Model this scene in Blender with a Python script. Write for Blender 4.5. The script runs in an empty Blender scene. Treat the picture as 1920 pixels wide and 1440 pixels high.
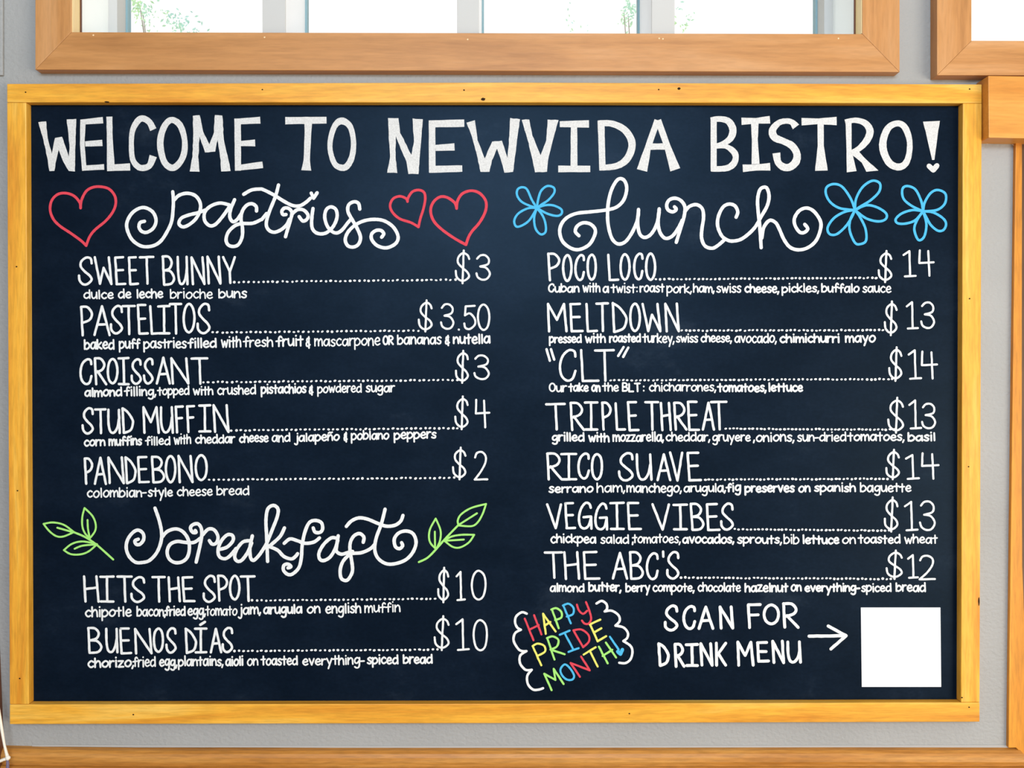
import bpy, bmesh, math, random
from mathutils import Vector
random.seed(7)
S = bpy.context.scene
COL = S.collection

# ------------------------------------------------------------------ camera, world, lights, exposure
F = 1800.0                     # focal length in pixels of a 1920 wide frame
CAM_Y, CAM_Z, PITCH = -1.806, 1.5, math.radians(-0.27)
cd = bpy.data.cameras.new('camera')
cam = bpy.data.objects.new('camera', cd); COL.objects.link(cam)
cd.sensor_width = 36; cd.lens = 36 * F / 1920
cam.location = (0, CAM_Y, CAM_Z); cam.rotation_euler = (math.pi / 2 + PITCH, 0, 0)
S.camera = cam
S.view_settings.view_transform = 'Standard'; S.view_settings.look = 'None'
S.view_settings.gamma = 1; S.view_settings.use_curve_mapping = False
S.view_settings.exposure = 0.27

w = bpy.data.worlds.new('overcast_sky'); S.world = w; w.use_nodes = True
bg = w.node_tree.nodes['Background']
bg.inputs[0].default_value = (1.0, 0.985, 0.965, 1); bg.inputs[1].default_value = 0.94

def area(name, loc, rot, sx, sy, power, col):
    l = bpy.data.lights.new(name, 'AREA'); l.shape = 'RECTANGLE'; l.size = sx; l.size_y = sy
    l.energy = power; l.color = col
    o = bpy.data.objects.new(name, l); COL.objects.link(o); o.location = loc; o.rotation_euler = rot
    return o
# added unseen lights: cool sheen for the board's top, warm brightening from the right
area('added_sheen_light', (0.05, -4.3, 2.72), (math.radians(80), 0, 0), 1.9, 0.8, 100, (0.66, 0.82, 1.0))
area('added_warm_light', (3.0, -3.2, 0.9), (math.radians(94), 0, math.radians(40)), 2.2, 1.6, 72, (1.0, 0.88, 0.70))

# ------------------------------------------------------------------ helpers
def P(px, py, y):
    """point on the plane at depth y for a position measured on the wall"""
    a, b = (px - 960) / F, (720 - py) / F
    c, s = math.cos(PITCH), math.sin(PITCH)
    dy, dz = c - b * s, s + b * c
    t = (y - CAM_Y) / dy
    return Vector((a * t, y, CAM_Z + dz * t))

def finish(name, bm, mat, parent=None, smooth=False):
    me = bpy.data.meshes.new(name); bm.to_mesh(me); bm.free()
    me.materials.append(mat)
    if smooth:
        for p in me.polygons: p.use_smooth = True
    o = bpy.data.objects.new(name, me); COL.objects.link(o)
    if parent is not None: o.parent = parent
    return o
def empty(name, loc=(0, 0, 0)):
    o = bpy.data.objects.new(name, None); COL.objects.link(o); o.location = loc
    o.empty_display_size = 0.05
    return o
def tag(o, label, cat, group=None, kind=None):
    o['label'] = label; o['category'] = cat
    if group: o['group'] = group
    if kind: o['kind'] = kind
    return o
def add_box(bm, x0, x1, y0, y1, z0, z1):
    v = [bm.verts.new((x, y, z)) for x in (x0, x1) for y in (y0, y1) for z in (z0, z1)]
    for f in ((0, 1, 3, 2), (4, 6, 7, 5), (0, 4, 5, 1), (2, 3, 7, 6), (0, 2, 6, 4), (1, 5, 7, 3)):
        bm.faces.new([v[i] for i in f])
def add_prism(bm, pts, yf, yb):
    """outline on the plane yf, carried straight back to yb"""
    a = [bm.verts.new((p.x, yf, p.z)) for p in pts]
    b = [bm.verts.new((p.x, yb, p.z)) for p in pts]
    n = len(pts)
    bm.faces.new(a); bm.faces.new(b[::-1])
    for i in range(n): bm.faces.new((a[i], b[i], b[(i + 1) % n], a[(i + 1) % n]))
def bevel(bm, r, seg=2):
    bmesh.ops.recalc_face_normals(bm, faces=bm.faces)
    bmesh.ops.bevel(bm, geom=list(bm.edges), offset=r, segments=seg, profile=0.6, affect='EDGES', clamp_overlap=True)
def prism(name, px, yf, yb, mat, parent=None, r=0.0015):
    bm = bmesh.new(); add_prism(bm, [P(x, y, yf) for x, y in px], yf, yb)
    if r: bevel(bm, r)
    else: bmesh.ops.recalc_face_normals(bm, faces=bm.faces)
    return finish(name, bm, mat, parent)
def box(name, b, mat, parent=None, r=0.0):
    bm = bmesh.new(); add_box(bm, *b)
    if r: bevel(bm, r)
    else: bmesh.ops.recalc_face_normals(bm, faces=bm.faces)
    return finish(name, bm, mat, parent)

# ------------------------------------------------------------------ materials
def mat(name):
    m = bpy.data.materials.new(name); m.use_nodes = True
    nt = m.node_tree; return m, nt, nt.nodes['Principled BSDF']
def nd(nt, kind, **kw):
    n = nt.nodes.new(kind)
    for k, v in kw.items():
        if k in n.inputs: n.inputs[k].default_value = v
        else: setattr(n, k, v)
    return n
def ramp(nt, fac, stops):
    r = nt.nodes.new('ShaderNodeValToRGB'); e = r.color_ramp.elements
    while len(e) < len(stops): e.new(0.5)
    for i, (p, c) in enumerate(stops):
        e[i].position = p; e[i].color = (*c, 1)
    nt.links.new(fac, r.inputs[0]); return r
def mapped(nt, scale, rot=(0, 0, 0), loc=(0, 0, 0)):
    g = nt.nodes.new('ShaderNodeNewGeometry')
    m = nd(nt, 'ShaderNodeMapping'); m.inputs['Scale'].default_value = scale
    m.inputs['Rotation'].default_value = rot; m.inputs['Location'].default_value = loc
    nt.links.new(g.outputs['Position'], m.inputs[0]); return m
def wood(name, dark, mid, light, along, rough=0.42, spec=0.3, seed=0.0, streak=0.35):
    m, nt, b = mat(name)
    sc = {'x': (1.6, 22, 22), 'z': (22, 22, 1.6)}[along]
    sc2 = {'x': (26, 260, 260), 'z': (260, 260, 26)}[along]
    mp = mapped(nt, sc, loc=(seed, seed * 1.7, seed * .6)); mp2 = mapped(nt, sc2, loc=(seed, 0, 0))
    n1 = nd(nt, 'ShaderNodeTexNoise', Scale=1.0, Detail=4.0, Roughness=0.6, Distortion=0.9)
    n2 = nd(nt, 'ShaderNodeTexNoise', Scale=1.0, Detail=3.0, Roughness=0.6)
    nt.links.new(mp.outputs[0], n1.inputs['Vector']); nt.links.new(mp2.outputs[0], n2.inputs['Vector'])
    r1 = ramp(nt, n1.outputs['Fac'], [(0.28, dark), (0.5, mid), (0.72, light)])
    r2 = ramp(nt, n2.outputs['Fac'], [(0.35, (1 - streak,) * 3), (0.6, (1, 1, 1))])
    mx = nd(nt, 'ShaderNodeMix', data_type='RGBA', blend_type='MULTIPLY'); mx.inputs[0].default_value = 0.8
    nt.links.new(r1.outputs[0], mx.inputs[6]); nt.links.new(r2.outputs[0], mx.inputs[7])
    nt.links.new(mx.outputs[2], b.inputs['Base Color'])
    b.inputs['Roughness'].default_value = rough; b.inputs['Specular IOR Level'].default_value = spec
    bp = nd(nt, 'ShaderNodeBump', Strength=0.12, Distance=0.001)
    nt.links.new(n2.outputs['Fac'], bp.inputs['Height']); nt.links.new(bp.outputs[0], b.inputs['Normal'])
    return m
def plain(name, col, rough=0.6, spec=0.3, metal=0):
    m, nt, b = mat(name)
    b.inputs['Base Color'].default_value = (*col, 1); b.inputs['Roughness'].default_value = rough
    b.inputs['Specular IOR Level'].default_value = spec; b.inputs['Metallic'].default_value = metal
    return m
def chalk(name, col, var=0.12, rough=0.9):
    m, nt, b = mat(name)
    mp = mapped(nt, (1, 1, 1))
    n = nd(nt, 'ShaderNodeTexNoise', Scale=420.0, Detail=3.0, Roughness=0.7)
    nt.links.new(mp.outputs[0], n.inputs['Vector'])
    r = ramp(nt, n.outputs['Fac'], [(0.3, tuple(c * (1 - var) for c in col)), (0.62, col)])
    nt.links.new(r.outputs[0], b.inputs['Base Color'])
    b.inputs['Roughness'].default_value = rough; b.inputs['Specular IOR Level'].default_value = 0.1
    return m

FR = dict(dark=(.64, .24, .018), mid=(.80, .385, .036), light=(.88, .54, .11))
M_FRAME_H = wood('golden_pine_horizontal', **FR, along='x', seed=1.3, streak=.22)
M_FRAME_V = wood('golden_pine_vertical', **FR, along='z', seed=4.1, streak=.22)
CS = dict(dark=(.38, .160, .044), mid=(.51, .232, .072), light=(.58, .295, .118))
M_CASE_H = wood('cherry_casing_horizontal', **CS, along='x', seed=7.7, streak=.14)
M_CASE_V = wood('cherry_casing_vertical', **CS, along='z', seed=9.2, streak=.14)
M_RAIL = wood('oak_ledge', (.34, .12, .018), (.50, .205, .035), (.62, .30, .07), 'x', seed=12.5, streak=.3)
M_POST = wood('amber_post', (.48, .16, .010), (.70, .27, .02), (.82, .38, .05), 'z', seed=15.0, streak=.25)
M_BLOCK = wood('amber_block', (.58, .22, .03), (.68, .29, .05), (.76, .36, .075), 'x', seed=18.0, streak=.15)
M_DOOR = wood('dark_door_wood', (.05, .02, .008), (.10, .045, .015), (.16, .075, .025), 'z', seed=2.0)
M_BROWN = wood('red_brown_trim', (.10, .03, .012), (.17, .06, .025), (.24, .09, .04), 'z', seed=3.0)

def wall_mat():
    m, nt, b = mat('grey_orange_peel_paint')
    mp = mapped(nt, (1, 1, 1.25))
    n1 = nd(nt, 'ShaderNodeTexNoise', Scale=130.0, Detail=2.0, Roughness=0.45, Distortion=0.15)
    n2 = nd(nt, 'ShaderNodeTexNoise', Scale=3.0, Detail=3.0)
    for n in (n1, n2): nt.links.new(mp.outputs[0], n.inputs['Vector'])
    r = ramp(nt, n2.outputs['Fac'], [(0.3, (.325, .322, .308)), (0.7, (.37, .366, .352))])
    nt.links.new(r.outputs[0], b.inputs['Base Color'])
    bp = nd(nt, 'ShaderNodeBump', Strength=0.42, Distance=0.004)
    nt.links.new(n1.outputs['Fac'], bp.inputs['Height']); nt.links.new(bp.outputs[0], b.inputs['Normal'])
    b.inputs['Roughness'].default_value = 0.6; b.inputs['Specular IOR Level'].default_value = 0.25
    return m
M_WALL = wall_mat()
def slate_mat():
    m, nt, b = mat('black_chalkboard_paint')
    mp = mapped(nt, (1, 1, 1.6))
    n1 = nd(nt, 'ShaderNodeTexNoise', Scale=5.0, Detail=6.0, Roughness=0.65)      # wiped chalk dust
    n2 = nd(nt, 'ShaderNodeTexNoise', Scale=140.0, Detail=2.0)
    for n in (n1, n2): nt.links.new(mp.outputs[0], n.inputs['Vector'])
    r = ramp(nt, n1.outputs['Fac'], [(0.42, (.0022, .0055, .0125)), (0.60, (.0040, .0085, .0180)), (0.76, (.014, .022, .036))])
    r2 = ramp(nt, n2.outputs['Fac'], [(0.3, (.85, .85, .85)), (0.7, (1.15, 1.15, 1.15))])
    mx = nd(nt, 'ShaderNodeMix', data_type='RGBA', blend_type='MULTIPLY'); mx.inputs[0].default_value = 1
    nt.links.new(r.outputs[0], mx.inputs[6]); nt.links.new(r2.outputs[0], mx.inputs[7])
    nt.links.new(mx.outputs[2], b.inputs['Base Color'])
    b.inputs['Roughness'].default_value = 0.33; b.inputs['Specular IOR Level'].default_value = 0.085; b.inputs['Specular Tint'].default_value = (.45, .72, 1, 1)
    bp = nd(nt, 'ShaderNodeBump', Strength=0.05, Distance=0.0005)
    nt.links.new(n2.outputs['Fac'], bp.inputs['Height']); nt.links.new(bp.outputs[0], b.inputs['Normal'])
    return m
M_SLATE = slate_mat()
M_WHITE = chalk('white_chalk', (.76, .76, .745), .12)
M_TITLE = chalk('white_chalk_fill', (.68, .668, .645), .24)
M_RED = chalk('red_chalk', (.66, .060, .085), .12)
M_BLUE = chalk('blue_chalk', (.075, .43, .70), .12)
M_GREEN = chalk('green_chalk', (.35, .72, .17), .12)
M_YELLOW = chalk('yellow_chalk', (.76, .72, .15), .12)
M_PAPER = plain('white_card', (.90, .90, .91), .5, .3)
M_TAUPE = plain('taupe_painted_wood', (.53, .52, .495), .6)
M_PALE = plain('pale_painted_reveal', (.92, .95, .93), .6)
M_VINYL_LIT_SIDE = plain('white_sash_and_lit_mullion', (.85, .86, .88), .4)
M_SEAL = plain('blue_grey_seal', (.24, .38, .42), .5)
M_CORD = plain('cream_cord', (.85, .78, .66), .8)
M_THREAD = plain('grey_violet_thread', (.16, .13, .20), .9)
M_HOLE = plain('dark_nail_hole', (.03, .015, .006), .9, .1)
M_FILL = plain('pale_wood_filler', (.88, .62, .36), .8, .1)
M_CAULK = plain('white_caulk', (.40, .385, .365), .8)
M_JAMB = wood('honey_jamb', (.80, .56, .24), (.88, .68, .34), (.92, .76, .42), 'z', seed=5.0, streak=.1)
def glass_mat():
    m = bpy.data.materials.new('window_glass'); m.use_nodes = True; nt = m.node_tree
    nt.nodes.clear()
    o = nt.nodes.new('ShaderNodeOutputMaterial'); t = nd(nt, 'ShaderNodeBsdfTransparent', Color=(.995, 1, 1, 1))
    g = nd(nt, 'ShaderNodeBsdfGlossy', Roughness=0.0); mx = nd(nt, 'ShaderNodeMixShader'); mx.inputs[0].default_value = 0.035
    nt.links.new(t.outputs[0], mx.inputs[1]); nt.links.new(g.outputs[0], mx.inputs[2]); nt.links.new(mx.outputs[0], o.inputs[0])
    return m
M_GLASS = glass_mat()
def leaf_mat():
    m, nt, b = mat('pale_sunlit_leaf')
    mp = mapped(nt, (1, 1, 1)); n = nd(nt, 'ShaderNodeTexNoise', Scale=2.6, Detail=2.0)
    nt.links.new(mp.outputs[0], n.inputs['Vector'])
    r = ramp(nt, n.outputs['Fac'], [(0.35, (.52, .85, .80)), (0.65, (.62, .90, .50))])
    nt.links.new(r.outputs[0], b.inputs['Base Color']); b.inputs['Roughness'].default_value = .6
    return m
M_LEAF = leaf_mat()
M_BARK = plain('pale_bark', (.40, .36, .30), .9)
M_FLOOR = wood('floor_boards', (.20, .11, .05), (.28, .16, .08), (.34, .21, .11), 'x', seed=22.0)
M_CEIL = plain('off_white_ceiling', (.7, .69, .66), .8)
M_GROUND = plain('dry_lawn', (.25, .28, .15), .95, .1)

# ------------------------------------------------------------------ the room
WX0, WX1, ZTOP = -0.985, 2.3, 3.3
W1L, W1R, W1B, W1T = P(134, 0, -.025).x, P(1617, 0, -.025).x, P(900, 62, -.025).z, 2.72
W2L, W2R, W2B = P(1822, 0, -.025).x, 1.85, P(1860, 76, -.025).z
bm = bmesh.new()
YB = 0.21
g = .0125                                  # the openings are a lining wider than the reveals
zb1, zb2 = W1B - g, W2B - g
add_box(bm, WX0, WX1, 0, YB, 0, zb2)
add_box(bm, WX0, W2L - g, 0, YB, zb2, zb1); add_box(bm, W2R + g, WX1, 0, YB, zb2, zb1)
add_box(bm, WX0, W1L - g, 0, YB, zb1, W1T); add_box(bm, W1R + g, W2L - g, 0, YB, zb1, W1T); add_box(bm, W2R + g, WX1, 0, YB, zb1, W1T)
add_box(bm, WX0, WX1, 0, YB, W1T, ZTOP)
tag(finish('wall_back', bm, M_WALL), 'grey orange-peel painted wall behind the chalkboard and windows', 'wall', kind='structure')
tag(box('wall_left', (WX0 - .12, WX0, -3.4, YB, 0, ZTOP), M_WALL), 'grey side wall meeting the back wall on the left', 'wall', kind='structure')
tag(box('floor', (WX0 - .12, WX1, -4.6, YB, -.1, 0), M_FLOOR), 'brown board floor below the chalkboard wall', 'floor', kind='structure')
tag(box('ceiling', (WX0 - .12, WX1, -3.4, YB, ZTOP, ZTOP + .1), M_CEIL), 'off-white ceiling above the high windows', 'ceiling', kind='structure')
tag(box('ground', (-6, 6, YB, 14, -.3, -.2), M_GROUND), 'dry lawn outside beyond the windows', 'ground', kind='structure')
# plaster jog in the top left corner
prism('trim_1', [(-23, -1050), (5, -1050), (5, 141), (-23, 141)], -.006, 0.0, M_WALL, r=.002)
tag(bpy.data.objects['trim_1'], 'grey plaster strip in the upper left corner of the wall', 'trim', kind='structure')
prism('trim_2', [(-34, 160), (-27, 160), (-23, 700), (-14, 1215), (-10.5, 1300), (-7, 1385), (-3, 1402), (-3, 1520), (-34, 1520)], -.026, 0.0, M_BROWN, r=.001)
tag(bpy.data.objects['trim_2'], 'red-brown wooden trim along the left edge of the wall', 'trim', kind='structure')

# window casings: mitred boards with a sloped outer edge
def mitred(name, outer, inner, yf, yb, m, parent, lip=0.007):
    """outer, inner: the two long edges on the front plane; the outer edge slopes back to the wall"""
    (a, b), (d, c) = outer, inner
    bm = bmesh.new()
    fa, fb, fc, fd = [P(x, y, yf) for x, y in (a, b, c, d)]
    f = [bm.verts.new(p) for p in (fa, fb, fc, fd)]
    nrm = ((fa - fd).normalized() + (fb - fc).normalized()) / 2
    off = Vector((nrm.x, 0, nrm.z)) * 0
    k = [bm.verts.new((p.x, yb, p.z)) for p in (fa + off, fb + off, fc, fd)]
    bm.faces.new(f); bm.faces.new(k[::-1])
    for i in range(4): bm.faces.new((f[i], k[i], k[(i + 1) % 4], f[(i + 1) % 4]))
    bevel(bm, .0012, 2)
    return finish(name, bm, m, parent)

YC = -.025
win1 = empty('window_1', P(875, 62, 0)); WINV = win1.location.copy()
def under(o, parent):
    o.parent = parent; o.matrix_parent_inverse.identity(); o.location = -parent.location if parent.type == 'EMPTY' else (0, 0, 0)
    return o
T1 = 720 - (W1T - CAM_Z) / (CAM_Y * -1 + YC) * F        # where the opening's top falls
o_l, o_r, i_l, i_r = 66, 1687, 134, 1617
parts = [
    mitred('casing', ((66, 130.5), (1687, 135)), ((134, 60), (1617, 63.5)), YC, 0, M_CASE_H, None),
    mitred('casing', ((66, T1 - 70), (66, 130.5)), ((134, T1), (134, 60)), YC, 0, M_CASE_V, None),
    mitred('casing', ((1687, 135), (1687, T1 - 70)), ((1617, 63.5), (1617, T1)), YC, 0, M_CASE_V, None),
    mitred('casing', ((1687, T1 - 70), (66, T1 - 70)), ((1617, T1), (134, T1)), YC, 0, M_CASE_H, None),
]
for p in parts: under(p, win1)
yj = 0.007
for nm, b, m in (
    ('jamb', (W1L - .012, W1L + .0012, YC + .002, yj, W1B, W1T), M_JAMB), ('jamb', (W1R - .0012, W1R + .012, YC + .002, yj, W1B, W1T), M_JAMB),
    ('reveal', (W1L - .012, W1L, yj, .205, W1B, W1T), M_PALE), ('reveal', (W1R, W1R + .012, yj, .205, W1B, W1T), M_PALE),
    ('jamb_bead', (W1L - .001, W1L + .0035, yj, yj + .004, W1B, W1T), M_BROWN), ('jamb_bead', (W1R - .0035, W1R + .001, yj, yj + .004, W1B, W1T), M_BROWN),
    ('stop', (W1L, W1L + .018, .137, .205, W1B, W1T), M_TAUPE), ('stop', (W1R - .018, W1R, .137, .205, W1B, W1T), M_TAUPE),
    ('sill', (W1L, W1R, YC + .004, .20, W1B - .012, W1B - .001), M_PALE),
    ('head', (W1L, W1R, YC + .004, .20, W1T - .014, W1T), M_PALE)):
    under(box(nm, b, m), win1)
def at(px, y): return P(px, 30, y).x
YG = 0.186
mull = [(at(492, yj), at(535, yj)), (at(857, yj), at(898, yj)), (at(1222, yj), at(1265, yj))]
for a, b in mull:
    mu = under(box('mullion', (a, b, yj + .004, .205, W1B - .001, W1T - .014), M_VINYL_LIT_SIDE), win1)  # white body puts the outdoor light on the sides into the colour
    cp = box('front_cap', (a, b, yj, yj + .0045, W1B - .001, W1T - .014), M_TAUPE, mu, r=.0008); cp['label'] = 'taupe painted front of the mullion'
edges = [W1L + .018] + [e for m_ in mull for e in m_] + [W1R - .018]
for i in range(4):
    a, b = edges[2 * i], edges[2 * i + 1]
    sash = empty('sash'); under(sash, win1); sash.location = Vector(((a + b) / 2, YG, W1B)) - win1.location
    inv = -Vector(((a + b) / 2, YG, W1B))
    def sub(o):
        o.parent = sash; o.location = inv
    bm = bmesh.new()
    t = .004
    add_box(bm, a, a + t, YG - .006, YG + .012, W1B, W1T - .014); add_box(bm, b - t, b, YG - .006, YG + .012, W1B, W1T - .014)
    bmesh.ops.recalc_face_normals(bm, faces=bm.faces); sub(finish('seal_strip', bm, M_SEAL))
    bm = bmesh.new()
    add_box(bm, a + t, b - t, YG - .006, YG + .012, W1B - .001, W1B + .02); add_box(bm, a + t, b - t, YG - .006, YG + .012, W1T - .036, W1T - .014)
    bmesh.ops.recalc_face_normals(bm, faces=bm.faces); sub(finish('sash_rail', bm, M_VINYL_LIT_SIDE))
    sub(box('glass_pane', (a + t, b - t, YG + .001, YG + .005, W1B + .02, W1T - .036), M_GLASS))
tag(win1, 'wide cherry-cased window with four panes above the chalkboard', 'window', kind='structure')

win2 = empty('window_2', P(1870, 76, 0))
T2 = T1; rr = 960 + (W2R / (-CAM_Y + YC)) * F
for p in (mitred('casing', ((1757, 141), (rr + 70, 143)), ((1822, 76), (rr, 79)), YC - .004, 0, M_CASE_H, None),
          mitred('casing', ((1757, T2 - 70), (1757, 141)), ((1822, T2), (1822, 76)), YC - .004, 0, M_CASE_V, None),
          mitred('casing', ((rr + 70, 143), (rr + 70, T2 - 70)), ((rr, 79), (rr, T2)), YC - .004, 0, M_CASE_V, None),
          mitred('casing', ((rr + 70, T2 - 70), (1757, T2 - 70)), ((rr, T2), (1822, T2)), YC - .004, 0, M_CASE_H, None)):
    under(p, win2)
for nm, b, m in (('reveal', (W2L - .012, W2L, YC, .205, W2B, W1T), M_PALE), ('reveal', (W2R, W2R + .012, YC, .205, W2B, W1T), M_PALE),
                 ('sill', (W2L, W2R, YC, .20, W2B - .012, W2B - .001), M_PALE), ('head', (W2L, W2R, YC, .20, W1T - .014, W1T), M_PALE),
                 ('sash_rail', (W2L, W2R, YG - .006, YG + .012, W2B - .001, W2B + .02), M_VINYL_LIT_SIDE),
                 ('glass_pane', (W2L, W2R, YG + .001, YG + .005, W2B + .02, W1T - .014), M_GLASS)):
    under(box(nm, b, m), win2)
tag(win2, 'cherry-cased window cut off at the upper right corner', 'window', kind='structure')

# block, post, door edge and ledge
prism('trim_3', [(1853, 142), (2010, 144), (2010, 261), (1854, 258)], -.046, 0.0, M_BLOCK, r=.0015)
tag(bpy.data.objects['trim_3'], 'square golden wooden block right of the board top corner', 'trim', kind='structure')
prism('trim_4', [(1842, 255), (1925, 258), (1925, 266), (1908, 270), (1902, 274), (1893, 267.5), (1875, 269.5), (1860, 267), (1852, 270), (1842, 268)], -.002, 0.0, plain('pale_old_caulk', (.70, .62, .55), .8), r=.0005)
tag(bpy.data.objects['trim_4'], 'line of pale cracked caulk under the golden wooden block', 'trim', kind='structure')
prism('trim_5', [(1904.5, 264), (1916.5, 264), (1916, 900), (1917, 1060), (1923, 1230), (1940, 1300), (1940, 1520), (1926, 1520), (1924, 1430), (1915, 1418), (1909, 1406), (1905, 1402),
                 (1891, 1402), (1893, 1200), (1898, 780)], -.009, 0.0, M_POST, r=.001)
tag(bpy.data.objects['trim_5'], 'amber wooden upright trim on the right beside the board', 'trim', kind='structure')
prism('door_1', [(1912, 262), (2300, 262), (2300, 2150), (1912, 2150)], -.003, 0.0, M_DOOR, r=.001)
tag(bpy.data.objects['door_1'], 'dark wooden door edge just right of the amber upright trim', 'door', kind='structure')

def ledge():
    prof = [(0, 0), (-.003, -.0005), (-.010, -.002), (-.0150, -.0065), (-.0180, -.013), (-.0190, -.021), (-.0175, -.0262), (-.0120, -.0285),
            (-.0120, -.0305), (-.0170, -.0325), (-.0215, -.0355), (-.0230, -.042), (-.0230, -.11), (0, -.11)]
    bm = bmesh.new(); rings = []
    xs = [(9, 1397.5), (30, 1398), (110, 1400), (260, 1401.5), (960, 1401.5), (1600, 1400.5), (1907, 1401)]
    for j, (x, y) in enumerate(xs):
        b = P(x, y, 0); ring = []
        for k, (dy, dz) in enumerate(prof):
            cut = 0
            if j == len(xs) - 1: cut = min(.019, max(0.0, -dz * .62))
            ring.append(bm.verts.new((b.x + cut, dy, b.z + dz)))
        rings.append(ring)
    for a, b in zip(rings, rings[1:]):
        for k in range(len(prof) - 1): bm.faces.new((a[k], a[k + 1], b[k + 1], b[k]))
    bm.faces.new(rings[0]); bm.faces.new(rings[-1][::-1])
    bmesh.ops.recalc_face_normals(bm, faces=bm.faces)
    return finish('trim_6', bm, M_RAIL)
tag(ledge(), 'moulded oak chair rail running along the wall below the chalkboard', 'trim', kind='structure')
prism('trim_7', [(60, 1396.5), (700, 1398.5), (1600, 1397.5), (1893, 1397), (1893, 1402), (1600, 1402), (700, 1402.5), (60, 1400)], -.0012, 0.0, M_CAULK, r=.0003)
tag(bpy.data.objects['trim_7'], 'thin white paint line where the wall meets the oak chair rail', 'trim', kind='structure')

# cord in the lower left corner
def tube(name, pts, r, mt, parent=None, seg=8):
    bm = bmesh.new(); rings = []
    for i, p in enumerate(pts):
        d = (pts[min(i + 1, len(pts) - 1)] - pts[max(i - 1, 0)]).normalized()
        u = d.cross(Vector((0, 1, 0)))
        u = u.normalized() if u.length > 1e-4 else Vector((1, 0, 0))
        v = d.cross(u).normalized()
        rk = r[i] if isinstance(r, (list, tuple)) else r
        rings.append([bm.verts.new(p + (u * math.cos(t * 2 * math.pi / seg) + v * math.sin(t * 2 * math.pi / seg)) * rk) for t in range(seg)])
    for a, b in zip(rings, rings[1:]):
        for k in range(seg): bm.faces.new((a[k], a[(k + 1) % seg], b[(k + 1) % seg], b[k]))
    bm.faces.new(rings[0][::-1]); bm.faces.new(rings[-1])
    bmesh.ops.recalc_face_normals(bm, faces=bm.faces)
    return finish(name, bm, mt, parent, smooth=True)
YK = -.034
cord = tube('cord', [P(x, y, YK) for x, y in ((-33, 165), (-31, 500), (-28, 900), (-21, 1200), (-12, 1290), (-3, 1330), (0.5, 1350), (5, 1378), (8.5, 1398), (12, 1412), (14.5, 1421))], [.0030, .0030, .0030, .0030, .0030, .0030, .0029, .0026, .0023, .0027, .0036], M_CORD)
tag(cord, 'thin cream cord with a knot hanging by the ledge in the lower left corner', 'cord')
bm = bmesh.new(); bmesh.ops.create_uvsphere(bm, u_segments=12, v_segments=8, radius=.0046)
for v in bm.verts:
    v.co += P(14.5, 1421, YK - .001); v.co.x += .0004 * math.sin(v.co.z * 3000)
finish('knot', bm, M_CORD, cord, smooth=True)
tube('cord_end', [P(x, y, YK) for x, y in ((14, 1422), (7, 1424), (0, 1427), (-8, 1431), (-20, 1440))],   .0029, M_CORD, cord)
th = tube('thread', [P(x, y, YK) for x, y in ((14, 1424), (14.5, 1434), (13.5, 1446), (12, 1465))], [.0022, .003, .003, .0025], M_THREAD, cord)
th['label'] = 'grey-violet frayed thread below the knot'

# trees outside
def tree(base, clusters, label):
    root = empty('tree', base); tag(root, label, 'tree', group='trees outside the wide window')
    Y = base[1]; lo = -Vector(base)
    bm = bmesh.new(); rnd = random.Random(int(base[0] * 100))
    def cc(px, py): return P(px, py, Y)
    for px, py, rx, ry, n in clusters:
        for _ in range(n):
            a, q = rnd.uniform(0, 6.283), math.sqrt(rnd.random())
            c = cc(px + rx * q * math.cos(a), py + ry * q * math.sin(a)); c.y += rnd.uniform(-.25, .25)
            L = rnd.uniform(.010, .022); t = rnd.uniform(0, 6.283)
            u = Vector((math.cos(t), rnd.uniform(-.5, .5), math.sin(t))).normalized()
            v = u.cross(Vector((rnd.uniform(-.5, .5), 1, rnd.uniform(-.5, .5)))).normalized()
            n_ = u.cross(v)
            pts = [c - u * L, c - v * L * .42 + n_ * L * .12, c + u * L, c + v * L * .42 + n_ * L * .12]
            bm.faces.new([bm.verts.new(p) for p in pts])
    f = finish('foliage', bm, M_LEAF, root); f.location = lo; f['kind'] = 'stuff'
    top = cc(clusters[0][0], clusters[0][1] + 60)
    tr = tube('trunk', [Vector(base), Vector(base) + Vector((.05, 0, 1.4)), Vector(base) + Vector((.0, .05, 2.6)), top], [.13, .11, .08, .02], M_BARK, root); tr.location = lo
    for px, py, rx, ry, n in clusters[:2]:
        tip = cc(px, py - ry * .2); st = Vector(base) + Vector((0, .05, 2.5)); md = (st + tip) / 2 + Vector((.1, 0, -.15))
        b = tube('branch', [st, md, tip], [.03, .018, .003], M_BARK, root); b.location = lo
tree(tuple(P(300, 720, 6.0).xy) + (-.2,), [(262, 12, 12, 14, 60), (268, 32, 12, 20, 55), (320, 42, 16, 12, 38), (345, 46, 14, 11, 30), (285, 2, 20, 6, 14), (360, 38, 16, 8, 8), (256, 54, 10, 5, 6)],
     'pale green tree seen through the left pane of the wide window')
tree(tuple(P(1170, 720, 6.6).xy) + (-.2,), [(1178, 32, 11, 13, 60), (1170, 24, 8, 6, 16), (1288, 44, 10, 5, 16), (1272, 22, 6, 14, 10), (1090, 56, 30, 6, 12), (1070, 22, 6, 10, 5)],
     'faint green tree seen through the wide window, right of its centre')

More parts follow.
